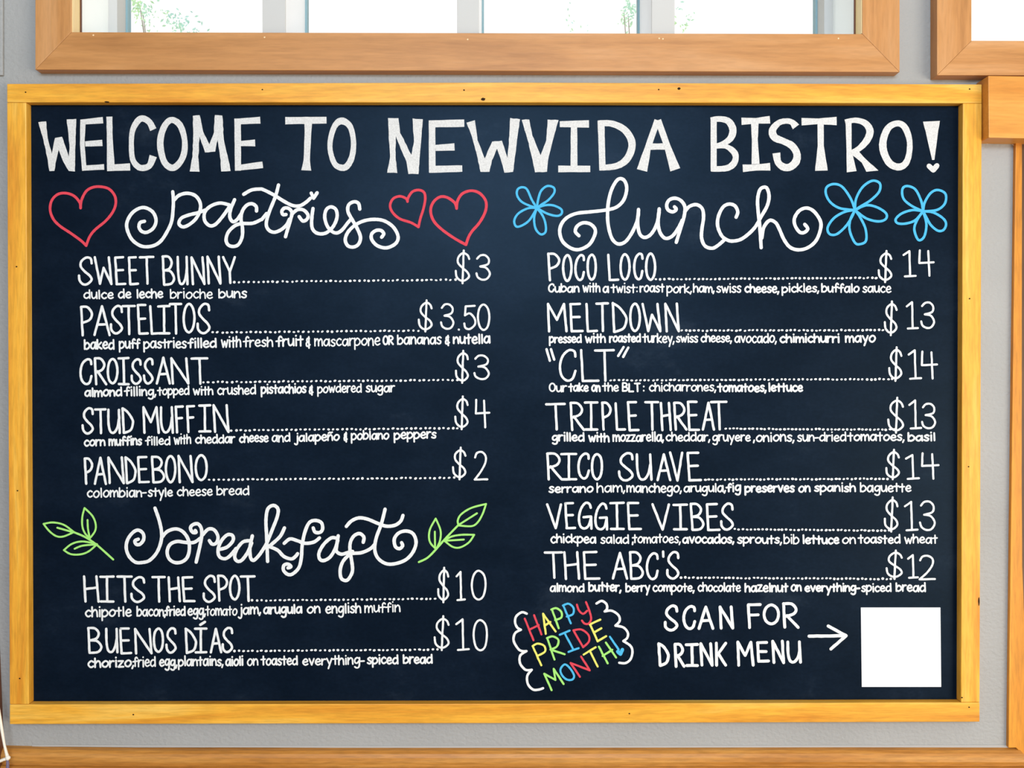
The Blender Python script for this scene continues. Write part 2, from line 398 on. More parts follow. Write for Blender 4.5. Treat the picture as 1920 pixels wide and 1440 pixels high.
# ------------------------------------------------------------------ the chalkboard
board = empty('chalkboard_menu', (0, 0, P(960, 1355, 0).z))
BOFF = -board.location
def bpart(o, parent=None):
    if parent is None:
        o.parent = board; o.location = BOFF
    else:
        o.parent = parent; o.location = (0, 0, 0)
    return o
YS, YF = -.006, -.024
bpart(prism('chalk_panel', [(40, 180), (1815, 182), (1812, 1330), (45, 1332)], YS, -.0005, M_SLATE, r=0))
rt = bpart(prism('frame_rail', [(13, 157), (960, 154.5), (1841, 158), (1841, 193.5), (960, 192), (13, 191.8)], YF, 0, M_FRAME_H))
rb = bpart(prism('frame_rail', [(18, 1321), (960, 1319.5), (1837, 1317.2), (1837, 1353.5), (960, 1356), (18, 1358)], YF, 0, M_FRAME_H))
rl = bpart(prism('frame_rail', [(13, 192.2), (49, 192.2), (54, 1320.6), (18, 1320.6)], YF, 0, M_FRAME_V))
rg = bpart(prism('frame_rail', [(1805.5, 193.8), (1841, 193.8), (1837, 1316.9), (1802, 1316.9)], YF, 0, M_FRAME_V))
def spot(name, px, py, rx, ry, y, m, parent, seed=0):
    bm = bmesh.new(); rnd = random.Random(px * 7 + py + seed)
    k = 10; c = P(px, py, y)
    ph = rnd.uniform(0, 6.28)
    front = [bm.verts.new((c.x + rx * .001 * math.cos(t * .628 + ph) * rnd.uniform(.75, 1.1), y - .0003, c.z + ry * .001 * math.sin(t * .628 + ph) * rnd.uniform(.75, 1.1))) for t in range(k)]
    back = [bm.verts.new((v.co.x, y + .002, v.co.z)) for v in front]
    bm.faces.new(front)
    for i in range(k): bm.faces.new((front[i], back[i], back[(i + 1) % k], front[(i + 1) % k]))
    bmesh.ops.recalc_face_normals(bm, faces=bm.faces)
    o = finish(name, bm, m)
    o.parent = parent
    return o
for r_, pts in ((rt, ((48, 173), (492, 168), (870, 169), (1235, 168), (1818, 167))), (rb, ((1817, 1326), (250, 1340), (1180, 1338))),
                (rl, ((31, 500), (33, 920), (37, 1272))), (rg, ((1818, 560), (1816, 875), (1803.8, 1308)))):
    for x, y in pts: spot('nail_hole', x, y, 1.7, 1.4, YF, M_HOLE, r_)
spot('knot', 906, 186, 4.5, 3.0, YF, M_HOLE, rt); spot('knot', 1273, 166, 3.5, 2.4, YF, M_HOLE, rt)
spot('knot', 1835.5, 1128, 1.6, 8, YF, M_HOLE, rg); spot('knot', 200, 191, 5, 1.2, YF, M_HOLE, rt)
c1 = parts[0]
for x, y in ((175, 66), (496, 70), (877, 74), (1236, 72), (1243, 73), (1572, 72)):
    spot('filled_nail', x, y, 1.6, 1.5, YC, M_FILL, c1)

# ---- chalk strokes
REG = {'0': (0, 0, 1.0)}
for k, x, y, wd in (('A', 130, 460, 410), ('B', 530, 460, 410), ('C', 130, 650, 410), ('D', 530, 650, 410), ('E', 70, 830, 430), ('F', 490, 830, 450),
                    ('G', 130, 1060, 410), ('H', 530, 1060, 410), ('I', 1010, 460, 390), ('J', 1390, 460, 390), ('K', 1010, 640, 390), ('L', 1390, 640, 390),
                    ('M', 1010, 830, 390), ('N', 1390, 830, 390), ('O', 950, 1020, 420), ('P', 1360, 1020, 420),
                    ('Q', 80, 330, 420), ('R', 480, 330, 450), ('S', 950, 330, 430), ('T', 1360, 330, 430),
                    ('a', 60, 200, 450), ('b', 510, 200, 450), ('c', 900, 200, 450), ('d', 1310, 200, 470)):
    REG[k] = (x, y, wd / 1920)
def reg(k, x, y):
    a, b, s = REG[k]; return (a + x * s, b + y * s)

def catmull(p, closed=False, n=6):
    m = len(p); out = []
    if m < 3: return list(p)
    g = (lambda i: p[i % m]) if closed else (lambda i: p[max(0, min(m - 1, i))])
    for i in range(m if closed else m - 1):
        a, b, c, d = g(i - 1), g(i), g(i + 1), g(i + 2)
        for k in range(n):
            t = k / n
            out.append(tuple(0.5 * (2 * b[j] + (c[j] - a[j]) * t + (2 * a[j] - 5 * b[j] + 4 * c[j] - d[j]) * t * t + (3 * b[j] - a[j] - 3 * c[j] + d[j]) * t ** 3) for j in range(len(b))))
    out.append(p[0] if closed else p[-1])
    return out
class Ink:
    """collects chalk strokes drawn on the board"""
    def __init__(s): s.bm = bmesh.new(); s.n = 0
    def lay(s):
        s.n += 1; return YS - .0004 - .0000053 * (s.n % 53) - random.uniform(0, 2e-6)
    def v(s, x, y, d): return s.bm.verts.new(P(x, y, d))
    def disc(s, x, y, r, d, k=10):
        s.bm.faces.new([s.v(x + r * math.cos(t * 6.2832 / k), y + r * math.sin(t * 6.2832 / k), d) for t in range(k)])
    def path(s, pts, width, wob=.07, caps=True, closed=False):
        """pts: (x, y) or (x, y, width) in board pixels"""
        q = [pts[0]]
        for p in pts[1:]:
            if math.hypot(p[0] - q[-1][0], p[1] - q[-1][1]) > .25: q.append(p)
        if len(q) == 1: s.disc(q[0][0], q[0][1], width / 2, s.lay()); return
        d = s.lay()
        def W(p): return (p[2] if len(p) > 2 else width) / 2 * random.uniform(1 - wob, 1 + wob)
        n = len(q); runs = [[0]]
        for i in range(1, n):
            runs[-1].append(i)
            if i < n - 1:
                a1 = math.atan2(q[i][1] - q[i - 1][1], q[i][0] - q[i - 1][0]); a2 = math.atan2(q[i + 1][1] - q[i][1], q[i + 1][0] - q[i][0])
                if abs((a2 - a1 + math.pi) % (2 * math.pi) - math.pi) > .75: runs.append([i])
        for ri, run in enumerate(runs):
            L, Rr = [], []
            for j, i in enumerate(run):
                a = q[run[max(j - 1, 0)]]; b = q[run[min(j + 1, len(run) - 1)]]
                if closed and len(runs) == 1 and i in (0, n - 1): a, b = q[n - 2], q[1]
                dx, dy = b[0] - a[0], b[1] - a[1]; l = math.hypot(dx, dy) or 1
                h = W(q[i]) if not (closed and i in (0, n - 1)) else (q[i][2] if len(q[i]) > 2 else width) / 2
                e = d - i * 1e-6 - ri * 4e-6
                L.append(s.v(q[i][0] - dy / l * h, q[i][1] + dx / l * h, e)); Rr.append(s.v(q[i][0] + dy / l * h, q[i][1] - dx / l * h, e))
            for j in range(len(run) - 1): s.bm.faces.new((L[j], L[j + 1], Rr[j + 1], Rr[j]))
        d2 = d - .000002 - n * 1e-6 - len(runs) * 4e-6
        ends = ([] if (closed or not caps) else [0, n - 1]) + ([r[0] for r in runs[1:]] if caps else [])
        for j, i in enumerate(ends): s.disc(q[i][0], q[i][1], (q[i][2] if len(q[i]) > 2 else width) / 2 * .99, d2 - j * 2.3e-6 - random.uniform(0, 2e-6))
    def build(s, name, m, parent=None, label=None):
        for f in s.bm.faces:
            f.normal_update()
            if f.normal.y > 0: f.normal_flip()
        o = finish(name, s.bm, m)
        bpart(o, parent)
        if label: o['label'] = label
        return o

def parse(t):
    out = []
    for part in t.split('|'):
        tk = part.split(); mode = ''
        if tk[0] in ('s', 'c'): mode = tk.pop(0)
        pts = [tuple(map(float, k.split(','))) for k in tk]
        out.append((mode, pts))
    return out
UP = {k: parse(v) for k, v in {
 'A': '0,0 .5,1 1,0|.2,.36 .8,.38', 'B': '0,0 0,1|s 0,1 .55,.99 .86,.8 .62,.58 .06,.5|s .06,.5 .68,.47 1,.24 .7,.04 .02,0',
 'C': 's 1,.8 .93,.96 .58,1 .18,.82 0,.5 .1,.17 .45,0 .82,.06 1,.32', 'D': '0,0 0,1|s 0,1 .5,.85 .93,.56 .97,.38 .7,.12 .04,0',
 'E': '0,1 0,0|0,1 .9,1.01|.03,.52 .8,.53|0,0 1,.01', 'F': '0,1 0,0|0,1 1,1.01|.03,.55 .8,.57',
 'G': 's .95,.82 .82,.97 .52,1 .16,.78 0,.42 .1,.1 .45,0 .78,.12 .97,.45|.36,.45 .97,.47 1,0', 'H': '0,0 0,1|1,0 .96,1|0,.5 .97,.56',
 'I': '0,1 1,1.01|.5,1 .53,0|.04,0 1,0', 'K': '0,0 0,1|1,1 .05,.45|.18,.54 1,0', 'L': '0,1 0,0 1,.01', 'M': '.06,0 0,1 .48,.42 .86,1 1,0',
 'N': '0,0 0,1 1,0 .96,1', 'O': 'c .5,1 .86,.85 1,.5 .86,.15 .5,0 .14,.15 0,.5 .14,.85', 'P': '0,0 0,1|s 0,1 .6,.98 1,.77 .75,.55 .06,.44',
 'R': '0,0 0,1|s 0,1 .6,.98 .92,.77 .7,.57 .1,.46|.2,.5 1,0', 'S': 's .98,.78 .9,.96 .55,1 .18,.85 .14,.66 .45,.48 .84,.32 .98,.16 .66,.01 .32,.0 .05,.13 0,.32',
 'T': '0,.99 1,1|.5,.99 .56,0', 'U': 's 0,1 .03,.4 .2,.06 .52,.02 .8,.25 .93,.6|.92,1 1,0', 'V': '0,1 .62,0 1,1', 'W': '0,1 .32,0 .53,.6 1,0 .84,1',
 'Y': '0,1 .58,.42|1,1 .58,.42 .62,0', '0': 'c .5,1 .88,.85 1,.5 .85,.13 .5,0 .16,.13 0,.5 .14,.86', '1': '.0,.84 .5,1 .55,.01|.12,0 1,.02',
 '2': 's .02,.8 .18,.96 .55,1 .85,.86 .84,.62 .5,.3 0,0|0,0 1,.01', '3': 's .06,.85 .3,.98 .66,.98 .93,.83 .84,.62 .28,.53|s .28,.53 .74,.48 1,.25 .8,.04 .44,0 .1,.1 0,.26',
 '4': '.03,1 0,.5 1,.53|.62,.97 .7,0', '5': '.95,.98 .12,.97 .05,.58|s .05,.58 .5,.66 .93,.45 .95,.2 .5,0 .1,.05 0,.24',
 '$': 's .98,.74 .86,.86 .55,.92 .2,.8 .16,.63 .5,.47 .86,.34 .97,.2 .66,.08 .32,.09 .06,.2 0,.38|.60,1 .50,0', '.': '.5,.0 .52,.01',
 "'": '0,1 .2,.0', '"': '.0,1 .45,.0|.6,1 1,.12', '^': '.55,.98 .05,.12|1,.9 .5,0',
}.items()}
LEAN = set('BDEFHLNPR')
LW = {k: (w_, parse(v)) for k, w_, v in (
 ('a', .85, 's .74,.85 .36,.98 .05,.62 .06,.2 .36,0 .64,.3 .76,.85|.78,1 .82,.0'), ('b', .8, '0,1.42 .02,0|s .02,.6 .38,1 .76,.7 .74,.28 .36,0 .04,.12'),
 ('c', .68, 's .68,.84 .4,1 .06,.66 .06,.3 .36,0 .68,.16'), ('d', .85, 's .76,.86 .36,.95 .05,.6 .06,.2 .36,0 .76,.3|.76,1.42 .82,0'),
 ('e', .75, 's .06,.48 .66,.58 .6,.92 .34,1 .06,.66 .06,.28 .36,0 .74,.16'), ('f', .62, 's .66,1.25 .48,1.42 .28,1.2 .27,.7 .27,0|-.1,.72 .6,.8'),
 ('g', .8, 's .72,.88 .36,1 .06,.66 .1,.25 .4,.14 .7,.5|s .76,1 .76,.2 .68,-.45 .36,-.62 .06,-.45'), ('h', .75, '0,1.42 .02,0|s .02,.55 .36,.98 .66,.78 .74,0'),
 ('i', .2, '.1,1 .12,0|.08,1.42 .09,1.46'), ('j', .4, 's .36,1 .36,-.3 .16,-.62 -.08,-.45|.35,1.42 .36,1.46'), ('k', .7, '0,1.42 .02,0|.64,1 .05,.42 .7,0'),
 ('l', .2, '.08,1.42 .12,0'), ('m', 1.12, '0,1 .02,0|s .02,.55 .3,.98 .52,.72 .56,0|s .56,.55 .86,.98 1.06,.72 1.12,0'), ('n', .74, '0,1 .02,0|s .02,.55 .36,.98 .64,.76 .72,0'),
 ('o', .8, 'c .42,1 .76,.8 .78,.38 .45,0 .1,.16 .04,.6'), ('p', .8, '0,1 .03,-.55|s .02,.6 .38,1 .76,.7 .74,.28 .36,0 .04,.12'),
 ('r', .52, '0,1 .02,0|s .02,.55 .26,.94 .54,.95'), ('s', .6, 's .6,.86 .36,1 .08,.8 .24,.56 .54,.36 .5,.08 .24,0 0,.14'), ('t', .62, '.3,1.36 .32,0|-.1,.84 .62,.9'),
 ('u', .76, 's 0,1 .05,.3 .28,.02 .62,.28 .7,.75|.7,1 .76,0'), ('v', .7, '0,1 .36,0 .7,1'), ('w', 1.05, '0,1 .27,0 .52,.8 .78,0 1.05,1'), ('y', .74, '0,1 .38,.12|.74,1 .24,-.62'),
 ('z', .66, '0,.98 .62,1 0,0 .68,.02'), (',', .2, '.16,.14 .02,-.28'), ('-', .5, '0,.52 .5,.55'), (':', .25, '.1,.12 .11,.16|.1,.8 .11,.84'),
 ('&', .62, 's .5,1.1 .16,1.1 .12,.72 .42,.58|s .42,.58 .05,.48 .06,.06 .32,0 .62,.2|.42,1.35 .46,-.28'), ('~', .85, 's .1,1.3 .3,1.45 .45,1.32 .68,1.45'))}
for ch, w_ in (('C', .78), ('O', .85), ('R', .75), ('B', .72), ('L', .62), ('T', .75)):
    LW[ch] = (w_, [(m_, [(x * w_, y * 1.32) for x, y in p]) for m_, p in UP[ch]])

def glyph_box(ink, ch, x0, x1, top, bot, width):
    h = width / 2
    x0 += h * .9; x1 -= h * .9; top += h * .9; bot -= h * .9
    if x1 < x0: x0 = x1 = (x0 + x1) / 2
    H = bot - top; ln = min(.055 * H, .3 * (x1 - x0)) if ch in LEAN else 0
    for mode, pts in UP[ch]:
        q = [(x0 + ln * (1 - y) + x * (x1 - x0 - ln) + random.uniform(-.3, .3), bot - y * H + random.uniform(-.3, .3)) for x, y in pts]
        if mode == 'c': ink.path(catmull(q, True), width, closed=True)
        else: ink.path(catmull(q) if mode == 's' else fine(q), width)
def fine(q, step=7):
    out = [q[0]]
    for a, b in zip(q, q[1:]):
        n = max(1, int(math.hypot(b[0] - a[0], b[1] - a[1]) / step))
        for k in range(1, n + 1):
            t = k / n; j = .25 if k < n else 0
            out.append((a[0] + (b[0] - a[0]) * t + random.uniform(-j, j), a[1] + (b[1] - a[1]) * t + random.uniform(-j, j)))
    return out
def caps_line(ink, text, width):
    """'A S,75,205,95,350 W,...' letter boxes in the coordinates of one area of the board"""
    for ln in text.split('/'):
        tk = ln.split(); k = tk[0]
        for t in tk[1:]:
            ch = t[0]; x0, x1, a, b = map(float, t[2:].split(','))
            (X0, A), (X1, B) = reg(k, x0, a), reg(k, x1, b)
            glyph_box(ink, ch, X0, X1, A, B, width)
def word(ink, txt, x0, x1, base, xh, width, slope=0.0):
    seq = []; adv = 0; prev = None
    gap = .22
    for ch in txt:
        b = 'n' if ch == 'ñ' else ch
        w_ = LW[b][0]
        if prev is not None: adv += gap * (.7 if ch in ',-' else 1)
        seq.append((ch, adv)); adv += w_; prev = ch
    x0 += width / 2; x1 -= width / 2; base -= width / 2; xh -= width * .85
    sx = (x1 - x0) / adv if adv else 1
    for ch, a in seq:
        jy = random.uniform(-.6, .6); js = random.uniform(.95, 1.06)
        st = LW['n'][1] + LW['~'][1] if ch == 'ñ' else LW[ch][1]
        for mode, pts in st:
            q = [(x0 + (a + x) * sx, base + jy + slope * (a + x) * sx - y * xh * js) for x, y in pts]
            if mode == 'c': ink.path(catmull(q, True, 5), width, closed=True)
            else: ink.path(catmull(q, n=5) if mode == 's' else q, width)
def words(ink, text, base0, base1, xh=14.0, width=3.05):
    """'A:dulce:125:390 ...'; base0/base1: baseline at the first and last word"""
    L = []
    for t in text.split():
        k, tx, a, b = t.rsplit(':', 3) if t.count(':') == 3 else (t.split(':')[0], t[2:].rsplit(':', 2)[0], *t.rsplit(':', 2)[1:])
        a, b = float(a), float(b)
        if k in REG and k != '0': a, b = reg(k, a, 0)[0], reg(k, b, 0)[0]
        L.append((tx, a, b))
    xa, xb = L[0][1], L[-1][2]; sl = (base1 - base0) / (xb - xa)
    for tx, a, b in L: word(ink, tx, a, b, base0 + (a - xa) * sl + random.uniform(-.7, .7), xh * random.uniform(.96, 1.05), width * random.uniform(.88, 1.14) * (1.2 if tx.isupper() else 1), sl)
def dots(ink, x0, y0, x1, y1, sp, r=2.35):
    n = max(2, round((x1 - x0) / sp))
    for i in range(n + 1):
        t = i / n; rr_ = r * random.uniform(.86, 1.12)
        x, y = x0 + (x1 - x0) * t + random.uniform(-.8, .8), y0 + (y1 - y0) * t + random.uniform(-.7, .7)
        d = ink.lay(); an = random.uniform(-.5, .2); e = random.uniform(1.0, 1.25)
        pts = []
        for k in range(10):
            u, v = rr_ * e * math.cos(k * .6283), rr_ / e * math.sin(k * .6283)
            pts.append(ink.v(x + u * math.cos(an) - v * math.sin(an), y + u * math.sin(an) + v * math.cos(an), d))
        ink.bm.faces.new(pts)

# ---- title
def pts3(k, t): 
    out = []
    for p in t.split():
        x, y, w_ = map(float, p.split(',')); X, Y = reg(k, x, y); out.append((X, Y, w_ * REG[k][2]))
    return out
TITLE = {
 'a': ['p 50,125 113,118 125,250 158,375 185,250 240,240 295,400 300,300 277,102 355,98 348,270 343,520 295,515 250,440 212,345 195,420 180,515 140,517 120,400 85,240',
       '408,106,45 402,300,36 419,512,38', '388,124,42 568,108,50', '425,298,42 563,290,50', '405,492,40 577,482,44',
       '619,80,48 622,250,46 632,515,64', '600,490,50 785,482,60', 's 970,184,54 940,125,50 890,95,50 848,112,50 805,190,44 795,300,40 805,420,44 848,480,48 895,490,50 942,468,50 970,395,60',
       'c 1122,106,48 1185,150,50 1220,260,44 1217,370,48 1180,450,50 1122,490,52 1060,445,50 1028,330,52 1033,230,52 1070,140,50',
       'p 1287,72 1342,68 1370,200 1420,300 1455,205 1462,68 1522,70 1535,260 1590,515 1515,520 1505,400 1485,265 1465,360 1385,365 1340,240 1330,400 1340,520 1262,518 1283,400 1290,250',
       '1645,95,52 1648,512,50', '1622,120,44 1826,108,56', '1668,295,42 1785,290,54', '1625,492,44 1846,465,54'],
 'b': ['106,112,58 436,108,54', '290,130,60 288,200,54 278,430,50 274,510,78', 'c 560,114,56 625,160,46 652,280,42 640,400,46 600,475,50 553,488,50 500,455,44 466,350,40 470,250,42 505,150,46',
       'p 928,92 1010,92 1025,210 1115,385 1135,280 1125,95 1207,102 1190,300 1172,540 1092,538 1075,440 990,235 988,400 1003,530 922,528 945,400 935,250', '1280,110,52 1282,527,52', '1255,138,56 1538,132,60', '1308,330,48 1460,322,58', '1258,502,56 1522,495,52',
       'p 1555,128 1622,108 1645,270 1702,415 1760,280 1838,272 1885,410 1895,290 1905,92 1985,100 1960,270 1928,522 1860,528 1830,420 1800,335 1760,430 1738,522 1668,522 1640,390 1600,240'],
 'c': ['p 332,105 395,102 420,230 485,390 530,270 542,102 628,108 590,240 550,400 535,522 440,525 415,400 375,240', '638,140,48 872,138,58', '752,150,50 752,490,56', '626,498,54 882,498,50',
       '968,112,54 980,510,50', 's 945,135,50 1050,135,50 1150,180,56 1208,260,58 1212,340,58 1170,425,58 1090,475,50 960,490,44', '1420,108,50 1345,320,48 1296,510,86', '1424,108,50 1500,320,50 1562,505,82', '1340,320,50 1500,318,50'],
 'd': ['115,95,46 115,494,46', 's 92,102,40 160,94,44 228,112,50 262,175,56 245,240,50 190,282,40 135,297,30', 's 135,303,36 210,305,36 268,345,48 284,390,46 265,440,50 210,472,46 95,478,40',
       '328,112,56 440,108,42 546,100,58', '430,120,60 430,250,46 436,440,60', '338,472,60 440,466,46 548,460,58', 's 745,155,62 715,120,44 670,110,42 612,125,44 566,180,56 582,235,58 650,265,50 715,300,56 752,360,56 745,420,60 700,462,56 650,462,56 608,425,52 595,355,60',
       '788,115,58 920,112,44 1057,110,64', '934,130,48 935,300,48 940,490,98', '1148,112,44 1152,340,40 1172,498,76', 's 1122,118,40 1200,104,40 1275,127,50 1312,185,56 1290,255,54 1230,320,44 1165,355,36', 'p 1185,345 1225,342 1300,420 1378,490 1285,498 1250,430 1180,372',
       'c 1525,128,46 1580,160,50 1615,260,44 1610,370,44 1580,440,50 1525,462,54 1460,430,54 1416,340,58 1415,250,56 1455,160,50', '1783,112,126 1797,408,18'],
}
def title_word(sel, label, heart=False):
    ink = Ink()
    for k, t in sel:
        mode = t[0] if t[0] in 'scp' else ''
        if mode == 'p':
            q = [reg(k, *map(float, v.split(','))) for v in t[2:].split()]
            fl = fine(q + q[:1], 6)[:-1]; d = ink.lay()
            ink.bm.faces.new([ink.v(x + random.uniform(-.35, .35), y + random.uniform(-.35, .35), d) for x, y in fl]); continue
        p = pts3(k, t[2:] if mode else t)
        if mode == 'c': ink.path(catmull(p, True, 7), 10, wob=.035, closed=True, caps=False)
        elif mode == 's': ink.path(catmull(p, n=7), 10, wob=.035, caps=False)
        else:
            q = [p[0]]
            for a, b in zip(p, p[1:]):
                n = max(1, int(math.dist(a[:2], b[:2]) / 9))
                q += [tuple(a[j] + (b[j] - a[j]) * i / n for j in range(3)) for i in range(1, n + 1)]
            ink.path(q, 10, wob=.035, caps=False)
    if heart: ink.path([reg('d', 1765, 455), reg('d', 1797, 486), reg('d', 1825, 452)], 9.5, wob=.03)
    ink.build('title_word', M_TITLE, label=label)
TL = {k: [(k, t) for t in L] for k, L in TITLE.items()}
title_word(TL['a'], 'WELCOME in thick white capitals')
title_word(TL['b'][:3], 'TO in thick white capitals')
title_word(TL['b'][3:] + TL['c'], 'third and longest white title word')
title_word(TL['d'], 'BISTRO in thick white capitals with an exclamation mark', True)

# ---- freehand drawings: 'Q 870,385 835,400 ...' smooth strokes; region letter may change along the way; '-' prefix = straight
def free(ink, text, width):
    for t in text.strip().split('/'):
        tk = t.split(); straight = False; closed = False; k = None; pts = []
        for a in tk:
            if a == '-': straight = True
            elif a == 'o': closed = True
            elif len(a) == 1: k = a
            else:
                v = a.split(','); pts.append(reg(k, float(v[0]), float(v[1])))
        if straight: ink.path(fine(pts), width)
        else: ink.path(catmull(pts, closed, 7), width, wob=.05, closed=closed)
ink = Ink()
free(ink, '''Q 873,388 835,400 826,440 850,475 895,482 950,445 972,380 945,310 880,272 820,280 760,325 722,400 728,470 770,550 850,602 940,600 1010,560 1065,480 1105,390 1118,280 1120,200 1115,135
/ Q 1128,205 1170,165 1240,148 1310,170 1350,230 1348,300 1310,370 1250,420 1200,436 1168,408 1188,362 1250,335 1330,315 1400,290
/ Q 1600,248 1520,232 1440,258 1390,310 1388,380 1430,425 1480,415 1540,350 1600,265
/ Q 1645,203 1610,290 1605,355 1632,392 1670,370 1710,310
/ Q 1833,300 1830,262 1795,238 1750,250 1712,300 1700,370 1712,440 1710,520 1680,585 1635,604 1590,590 1572,545 1592,480 1650,425 1710,408 1800,405 1870,375 R 48,345 85,300
/ Q 1723,157 1790,120 1860,112 R 60,110 140,150 220,200 290,235 350,238 400,210 435,178
/ R 180,72 155,165 105,290 82,380 100,430 145,450 200,430 245,390 268,345
/ R 240,308 215,308 207,280 230,256 265,262 287,295 275,355 252,430 236,486
/ R 287,305 330,270 380,272 415,310 408,345 375,360 345,325
/ R 456,260 446,340 448,410 475,450 520,463 570,450 620,400 648,330 640,270 600,247 562,270 550,330 570,400 610,445 650,455 690,430 730,380 762,342
/ R 830,265 820,220 785,206 742,230 736,285 770,350 810,420 836,490 820,545 780,568 735,558 714,510 735,450 790,395 860,360 940,347 1020,357 1090,400 1130,460 1135,510 1105,550 1040,575 970,557 927,510 925,465 960,436 1000,436 1022,462 1005,490
/ - R 442,137 461,178 489,134''', 6.4)
ink.build('section_heading', M_WHITE, label='curly white pastries heading between the red hearts')
ink = Ink()
free(ink, '''S 605,500 575,465 590,420 640,392 700,402 740,445 735,500 690,575 610,615 540,605 470,550 444,470 460,400 510,345 590,312 700,300 830,285 920,260 980,200 1005,110 990,45 955,22 920,40 880,110 855,200 845,300 850,410 880,520 930,568 990,553 1040,490 1080,410 1100,340 1104,280
/ S 1104,280 1097,390 1112,480 1150,514 1200,495 1245,430 1272,340 1277,275
/ S 1277,275 1268,390 1285,475 1330,522 1390,500 1440,430 1470,370
/ S 1405,258 1420,280 1390,300 1350,282 1340,240 1362,200 1410,186 1460,207 1492,260 1485,340 1455,440 1420,555
/ S 1490,300 1530,255 1590,240 1638,275 1648,350 1635,440 1632,520 1660,585 1720,605 1770,580 1822,535
/ T 90,345 104,300 80,250 30,235 S 1810,262 1772,340 1767,420 1800,500 T 15,535 60,545 130,530 200,480 255,420 300,340 350,250 366,170 350,105 320,94 287,120 270,200 275,300 288,420 300,600
/ T 305,520 322,430 370,372 420,390 450,440 490,530 540,595 610,618 690,600 760,540 798,440 793,370 740,295 680,268 620,290 580,350 582,410 620,468 660,473 690,442 665,405''', 6.4)
ink.build('section_heading', M_WHITE, label='curly white lunch heading between the blue flowers')
ink = Ink()
free(ink, '''E 845,808 817,822 827,850 860,850 890,810 885,760 845,732 800,752 757,810 744,880 767,950 820,1000 880,1003 940,985 1000,920 1035,830 1040,750 1020,650 985,548
/ E 1045,790 1090,742 1160,722 1220,747 1263,810 1273,890 1255,960 1210,998 1150,1003 1102,970 1087,910 1112,852 1170,827 1240,835 1310,835 1365,800
/ E 1322,735 1328,752 1300,750 1282,715 1302,687 1345,680 1373,720 1375,790 1360,870 1330,1000
/ E 1385,772 1430,725 1480,730 1512,785 1500,838 1465,850 1440,820
/ E 1530,893 1590,873 1638,820 1633,777 1590,772 1542,820 1514,890 1522,950 1565,972 1610,950 1665,885
/ E 1775,820 1720,832 1672,890 1652,950 1670,990 1710,985 1760,920 1795,840
/ E 1800,780 1780,880 1785,960 1810,985 1850,950 F 10,860 45,800 90,690 128,590 133,530 97,502 52,530 37,620 42,740 47,860 50,950
/ F 185,682 150,750 80,815 55,835 / F 60,830 130,860 180,910 240,930 275,908 290,888
/ F 415,682 430,715 468,718 490,690 480,640 430,622 382,642 347,720 327,820 320,920 300,1000 250,1050 210,1053 177,1020 182,980 215,972 237,992 213,1002
/ F 183,805 230,770 290,785 350,805 420,795 465,762
/ F 605,765 560,762 502,810 462,880 467,930 500,943 550,915 590,850 612,780 / F 615,745 602,830 602,870 640,892 690,880 730,870
/ F 815,797 820,755 785,727 740,747 712,800 710,870 725,960 728,1030 700,1088 670,1103 637,1080 632,1010 660,940 720,890 800,880 870,850 910,810
/ F 990,532 960,650 920,760 907,850 930,920 990,965 1060,970 1150,940 1210,880 1238,800 1215,730 1160,707 1100,722 1064,770 1072,830 1105,848 1130,825 1122,800
/ F 680,670 720,627 780,602 850,612 930,645 1000,668 1070,660 1115,627 1133,582''', 6.4)
ink.build('section_heading', M_WHITE, label='curly white breakfast heading between the green sprigs')

def drawing(name, text, width, m, label):
    i = Ink(); free(i, text, width); return i.build(name, m, label=label)
drawing('heart_drawing', 'Q 325,275 318,228 270,172 200,147 130,157 78,210 64,290 92,370 150,430 240,490 330,555 373,597 / Q 325,275 332,210 372,132 430,97 500,92 570,112 618,170 626,240 600,310 540,385 450,460 403,520 373,597', 5.0, M_RED, 'large red chalk heart left of the pastries heading')
drawing('heart_drawing', 'R 1212,205 1200,180 1150,162 1097,182 1073,235 1092,290 1150,342 1240,373 1300,408 / R 1212,205 1217,175 1250,127 1300,112 1343,130 1354,180 1340,260 1315,340 1300,408', 4.8, M_RED, 'small red chalk heart right after the pastries heading')
drawing('heart_drawing', 'R 1605,260 1590,215 1530,172 1470,168 1417,212 1397,280 1422,360 1490,430 1590,500 1680,550 / R 1605,260 1612,200 1650,142 1720,118 1788,137 1838,200 1836,280 1790,370 1730,440 1700,490 1680,550', 5.2, M_RED, 'large red chalk heart on the far right of the pastries heading')
drawing('flower_drawing', '''S 253,268 210,198 170,112 130,94 92,112 87,160 122,213 190,248 253,268 / S 253,268 265,190 290,122 340,84 393,97 398,140 350,200 290,240 253,268
/ S 253,268 320,245 390,246 455,277 460,315 420,334 340,315 253,268 / S 253,268 230,350 242,440 285,488 325,468 325,400 300,330 253,268 / S 253,268 180,270 100,312 64,370 77,420 120,418 190,370 253,268''', 4.2, M_BLUE, 'blue chalk flower left of the lunch heading')
drawing('flower_drawing', '''T 1085,285 1050,190 980,92 910,67 850,92 842,150 880,220 960,270 1085,285 / T 1085,285 1095,190 1150,92 1230,40 1293,62 1288,130 1220,200 1140,250 1085,285
/ T 1085,285 1180,245 1270,262 1345,312 1343,360 1280,380 1180,355 1085,285 / T 1085,285 1045,370 1042,460 1085,558 1130,570 1178,540 1173,440 1125,340 1085,285 / T 1085,285 1000,300 910,352 857,430 872,485 930,488 1000,430 1050,360 1085,285''', 4.6, M_BLUE, 'largest blue chalk flower, right after the lunch heading')
